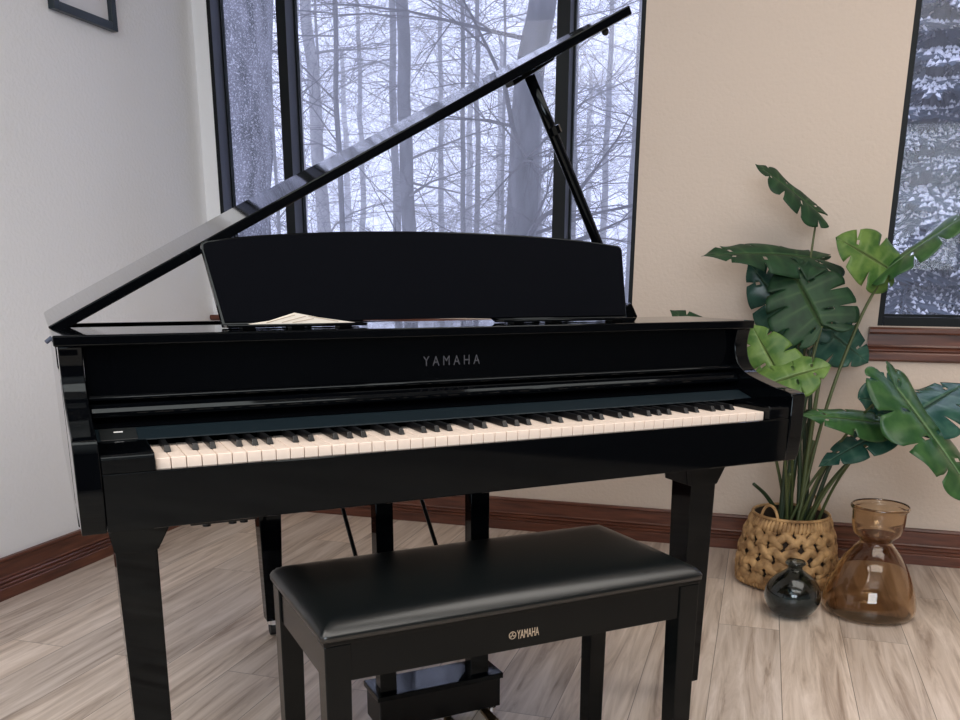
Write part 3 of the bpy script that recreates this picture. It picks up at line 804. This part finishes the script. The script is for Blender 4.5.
def bare_tree(xy, dia, H, seed, label, group, m='bark_dark', lean=(0, 0), nbr=14, low=1.2, blen=3.2, sides=10):
    rnd = random.Random(seed)
    root = empty('bare_tree', (xy[0], xy[1], GZ), 0, label, 'tree', group)
    pts = []; rad = []; N = 16
    for i in range(N+1):
        t = i/N; pts.append(Vector((lean[0]*H*t+dia*.5*rnd.gauss(0, .25)*(i > 0), lean[1]*H*t+dia*.5*rnd.gauss(0, .25)*(i > 0), -.2+H*t)))
        rad.append(dia*.5*(1.18-.55*t if t > .06 else 1.45-3*t))
    bm = B(); tube(bm, spline(pts, 3), [r for r in [rad[0]+(rad[-1]-rad[0])*k/(3*N) for k in range(3*N+1)]], 18 if dia > .4 else sides)
    if dia > .4:
        for v in bm.verts:
            nn = noise.noise(Vector((v.co.x*9, v.co.y*9, v.co.z*2.2)))*.03
            rv = Vector((v.co.x, v.co.y, 0)); 
            if rv.length > 1e-4: v.co += rv.normalized()*nn
    build('trunk', bm, m, root, True)
    bm = B()
    for k in range(nbr):
        z = rnd.uniform(low, H*.95); i = min(N-1, int((z+.2)/H*N)); p = pts[i].lerp(pts[i+1], ((z+.2)/H*N)-i)
        a = rnd.uniform(0, 2*math.pi); d = Vector((math.cos(a), math.sin(a), rnd.uniform(-.05, .75))).normalized()
        branch(bm, p, d, blen*rnd.uniform(.6, 1.15), max(.014, dia*.12)*rnd.uniform(.7, 1.2), 2, rnd, .85, .03, 4)
    build('branches', bm, 'twig', root)
    return root
G1 = 'bare trees in the misty wood'
bare_tree((1.52, 6.95), .72, 18, 1, 'thick frosted rough-barked trunk close outside the leftmost window pane', None, 'bark_near', nbr=5, low=5, blen=3, lean=(.012, -.006))
bare_tree((6.05, 18.63), .24, 13, 2, 'pale slender leaning trunk seen near the left of the middle window pane', None, 'bark_pale', lean=(-.045, .022), nbr=18)
bare_tree((8.46, 21.11), .17, 12, 3, 'thin straight pale trunk close left of the darker middle trunk', None, 'bark_dark', nbr=18)
bare_tree((6.02, 13.81), .20, 12, 4, 'dark straight trunk near the centre of the middle window pane', None, 'bark_dark', lean=(-.02, .01), nbr=16, blen=2.8)
bare_tree((6.10, 10.80), .36, 12, 5, 'thick dark trunk leaning right behind the lid prop in the middle window pane', None, 'bark_dark', lean=(.088, -.045), nbr=14, blen=3.0)
bare_tree((10.84, 16.34), .17, 12, 6, 'slim trunk just right of the right-hand mullion of the big window', None, 'bark_dark', lean=(-.02, .01), nbr=20, low=.8)
bare_tree((13.18, 17.63), .15, 12, 7, 'slim trunk at the far right edge of the big window', None, 'bark_dark', nbr=20, low=.8)
far = [(10.53, 29.8, .17), (11.63, 25.6, .15), (15.67, 32.2, .23), (16.8, 24.4, .19), (18.7, 35.6, .25), (13.4, 40.5, .27), (7.56, 26.4, .14), (25.6, 39.5, .29), (9.0, 17.5, .10), (7.6, 15.2, .08),
       (12.5, 21.0, .12), (5.0, 14.6, .08), (11.9, 14.4, .09), (4.2, 20.5, .15), (9.6, 12.2, .05), (8.2, 13.4, .06), (7.2, 17.2, .06), (6.7, 21.5, .07), (10.2, 18.6, .07), (13.0, 14.9, .06), (4.6, 17.6, .06), (3.6, 12.6, .05)]
for k, (x, y, d) in enumerate(far):
    bare_tree((x, y), d, 12, 20+k, 'bare misty tree standing deep in the wood behind the nearer trunks', G1, 'bark_dark', nbr=26, low=.5, blen=3.0, sides=6)

def spruce(xy, H, R, seed, label):
    rnd = random.Random(seed)
    root = empty('spruce_tree', (xy[0], xy[1], GZ), 0, label, 'tree')
    bm = B(); tube(bm, [(0, 0, -.2), (0, 0, H)], [.14, .02], 8); build('trunk', bm, 'bark_dark', root, True)
    bm = B(); sn = B()
    z = .4
    while z < H-.2:
        rr = R*(1-z/H)**.8+.15; nb_ = 9
        for k in range(nb_):
            a = 2*math.pi*(k+rnd.random())/nb_; d = Vector((math.cos(a), math.sin(a), 0)); s = Vector((-d.y, d.x, 0)); L_ = rr*rnd.uniform(.75, 1.1)
            P_ = [d*(L_*t)+Vector((0, 0, z+.12*L_*t-.38*L_*t*t+.05*rnd.gauss(0, 1)*t)) for t in (0, .25, .5, .75, 1)]
            tube(bm, P_, [.016, .012, .009, .006, .003], 3, False)
            for i in range(1, 34):
                t = i/34; q = P_[min(3, int(t*4))].lerp(P_[min(3, int(t*4))+1], t*4-int(t*4)) if t < 1 else P_[4]
                for sg in (1, -1):
                    l_ = L_*.36*(1.05-t)*rnd.uniform(.6, 1.15)+.05
                    e = q+(d*.65+s*sg*.9).normalized()*l_+Vector((0, 0, -.28*l_+rnd.gauss(0, .03)))
                    w_ = .012+.008*rnd.random(); dn = (e-q).normalized(); pr = dn.cross(Vector((0, 0, 1))).normalized()
                    m1 = q.lerp(e, .5)+Vector((0, 0, -.035))
                    v0, v1, v2, v3, v4 = [bm.verts.new(c) for c in (q, q.lerp(e, .5)+pr*w_, e, q.lerp(e, .5)-pr*w_, m1)]
                    bm.faces.new((v0, v1, v4)); bm.faces.new((v1, v2, v4)); bm.faces.new((v2, v3, v4)); bm.faces.new((v3, v0, v4))
                    for _k in range(3):
                        c = q.lerp(e, rnd.uniform(.1, .95))+Vector((rnd.gauss(0, .012), rnd.gauss(0, .012), .012)); w2 = rnd.uniform(.008, .019); l2 = rnd.uniform(.012, .036)
                        vs = [sn.verts.new(c+pr*(w2*math.cos(u))+dn*(l2*math.sin(u))+Vector((0, 0, -.01))) for u in [k2*math.pi/3+rnd.uniform(-.3, .3) for k2 in range(6)]]
                        tp = sn.verts.new(c+Vector((0, 0, .02)))
                        for k2 in range(6): sn.faces.new((vs[k2], vs[(k2+1) % 6], tp))
                        sn.faces.new(vs[::-1])
        z += .24
    build('boughs', bm, 'needle', root)
    s_ = build('snow_load', sn, 'snow', root, True); s_['kind'] = 'stuff'
spruce((8.2, 5.4), 9, 2.6, 41, 'snowy spruce at left in the right-hand window')
spruce((11.8, 7.0), 10, 2.8, 42, 'snowy spruce further back filling the right-hand window')
spruce((8.6, 2.4), 9, 2.4, 43, 'snowy spruce close outside at far right of the right-hand window')

# mist between the trees
def fog():
    m = bpy.data.materials.new('winter_mist'); m.use_nodes = True; nt = m.node_tree; nt.nodes.clear()
    o = nt.nodes.new('ShaderNodeOutputMaterial'); v = nt.nodes.new('ShaderNodeVolumeScatter')
    v.inputs['Color'].default_value = (1, 1, 1, 1); v.inputs['Density'].default_value = .019
    nt.links.new(v.outputs[0], o.inputs['Volume']); return m
M['mist'] = fog()
bm = B(); box(bm, -28, 48, .5, 65, GZ-.8, 16)
f = struct('mist', bm, 'mist'); f['kind'] = 'stuff'; f['label'] = 'pale winter mist filling the wood outside'

# ------------------------------------------------------------------ light
wd = bpy.data.worlds.new('overcast_sky'); SC.world = wd; wd.use_nodes = True
bg = wd.node_tree.nodes['Background']; bg.inputs['Color'].default_value = (.69, .735, 1.0, 1); bg.inputs['Strength'].default_value = 2.1
def area(name, s, d, z, sx, sy, power, col, rot=(0, 0, 0)):
    l = bpy.data.lights.new(name, 'AREA'); l.shape = 'RECTANGLE'; l.size = sx; l.size_y = sy; l.energy = power; l.color = col
    o = bpy.data.objects.new(name, l); COL.objects.link(o)
    o.matrix_world = RM @ Matrix.Translation((s, d, z)) @ Euler(rot).to_matrix().to_4x4()
    return o
WARM = (1, .95, .89)
area('ceiling_lamp', 3.3, -1.6, RH-.03, 2.2, 1.2, 30, WARM)
area('ceiling_lamp', 3.2, -3.4, RH-.03, 2.4, 1.0, 34, WARM)
area('ceiling_lamp', 1.0, -4.0, RH-.03, 1.4, 2.2, 44, WARM)
# area light added to cool the left wall, standing in for unseen rear windows
area('rear_daylight_fill', 2.9, RY+.03, 1.75, 2.2, 1.3, 95, (.84, .92, 1), (math.pi/2, 0, 0))

# ------------------------------------------------------------------ camera
cam = bpy.data.cameras.new('camera'); co = bpy.data.objects.new('camera', cam); COL.objects.link(co)
f_ = Vector((.41749, .86812, -.26845)); r_ = Vector((.90168, -.43238, .00405)); u_ = Vector((.11255, .24374, .96329))
mw = Matrix(((r_.x, u_.x, -f_.x, -.0262), (r_.y, u_.y, -f_.y, -1.4302), (r_.z, u_.z, -f_.z, 1.0262), (0, 0, 0, 1)))
co.matrix_world = mw
cam.sensor_width = 36; cam.sensor_fit = 'HORIZONTAL'; cam.lens = 901.5/960*36
cam.shift_x = .98/960; cam.shift_y = 167.1/960; cam.clip_start = .05; cam.clip_end = 300
SC.camera = co

# ------------------------------------------------------------------ colour and sampling quality
SC.view_settings.view_transform = 'Standard'; SC.view_settings.look = 'None'
SC.view_settings.exposure = 0; SC.view_settings.gamma = 1; SC.view_settings.use_curve_mapping = False
cy_ = SC.cycles
cy_.use_denoising = True
try: cy_.denoiser = 'OPENIMAGEDENOISE'
except Exception: pass
cy_.max_bounces = 10; cy_.diffuse_bounces = 4; cy_.glossy_bounces = 5; cy_.transmission_bounces = 10; cy_.transparent_max_bounces = 10; cy_.volume_bounces = 2
cy_.sample_clamp_indirect = 6; cy_.caustics_reflective = False; cy_.caustics_refractive = True; cy_.blur_glossy = .5
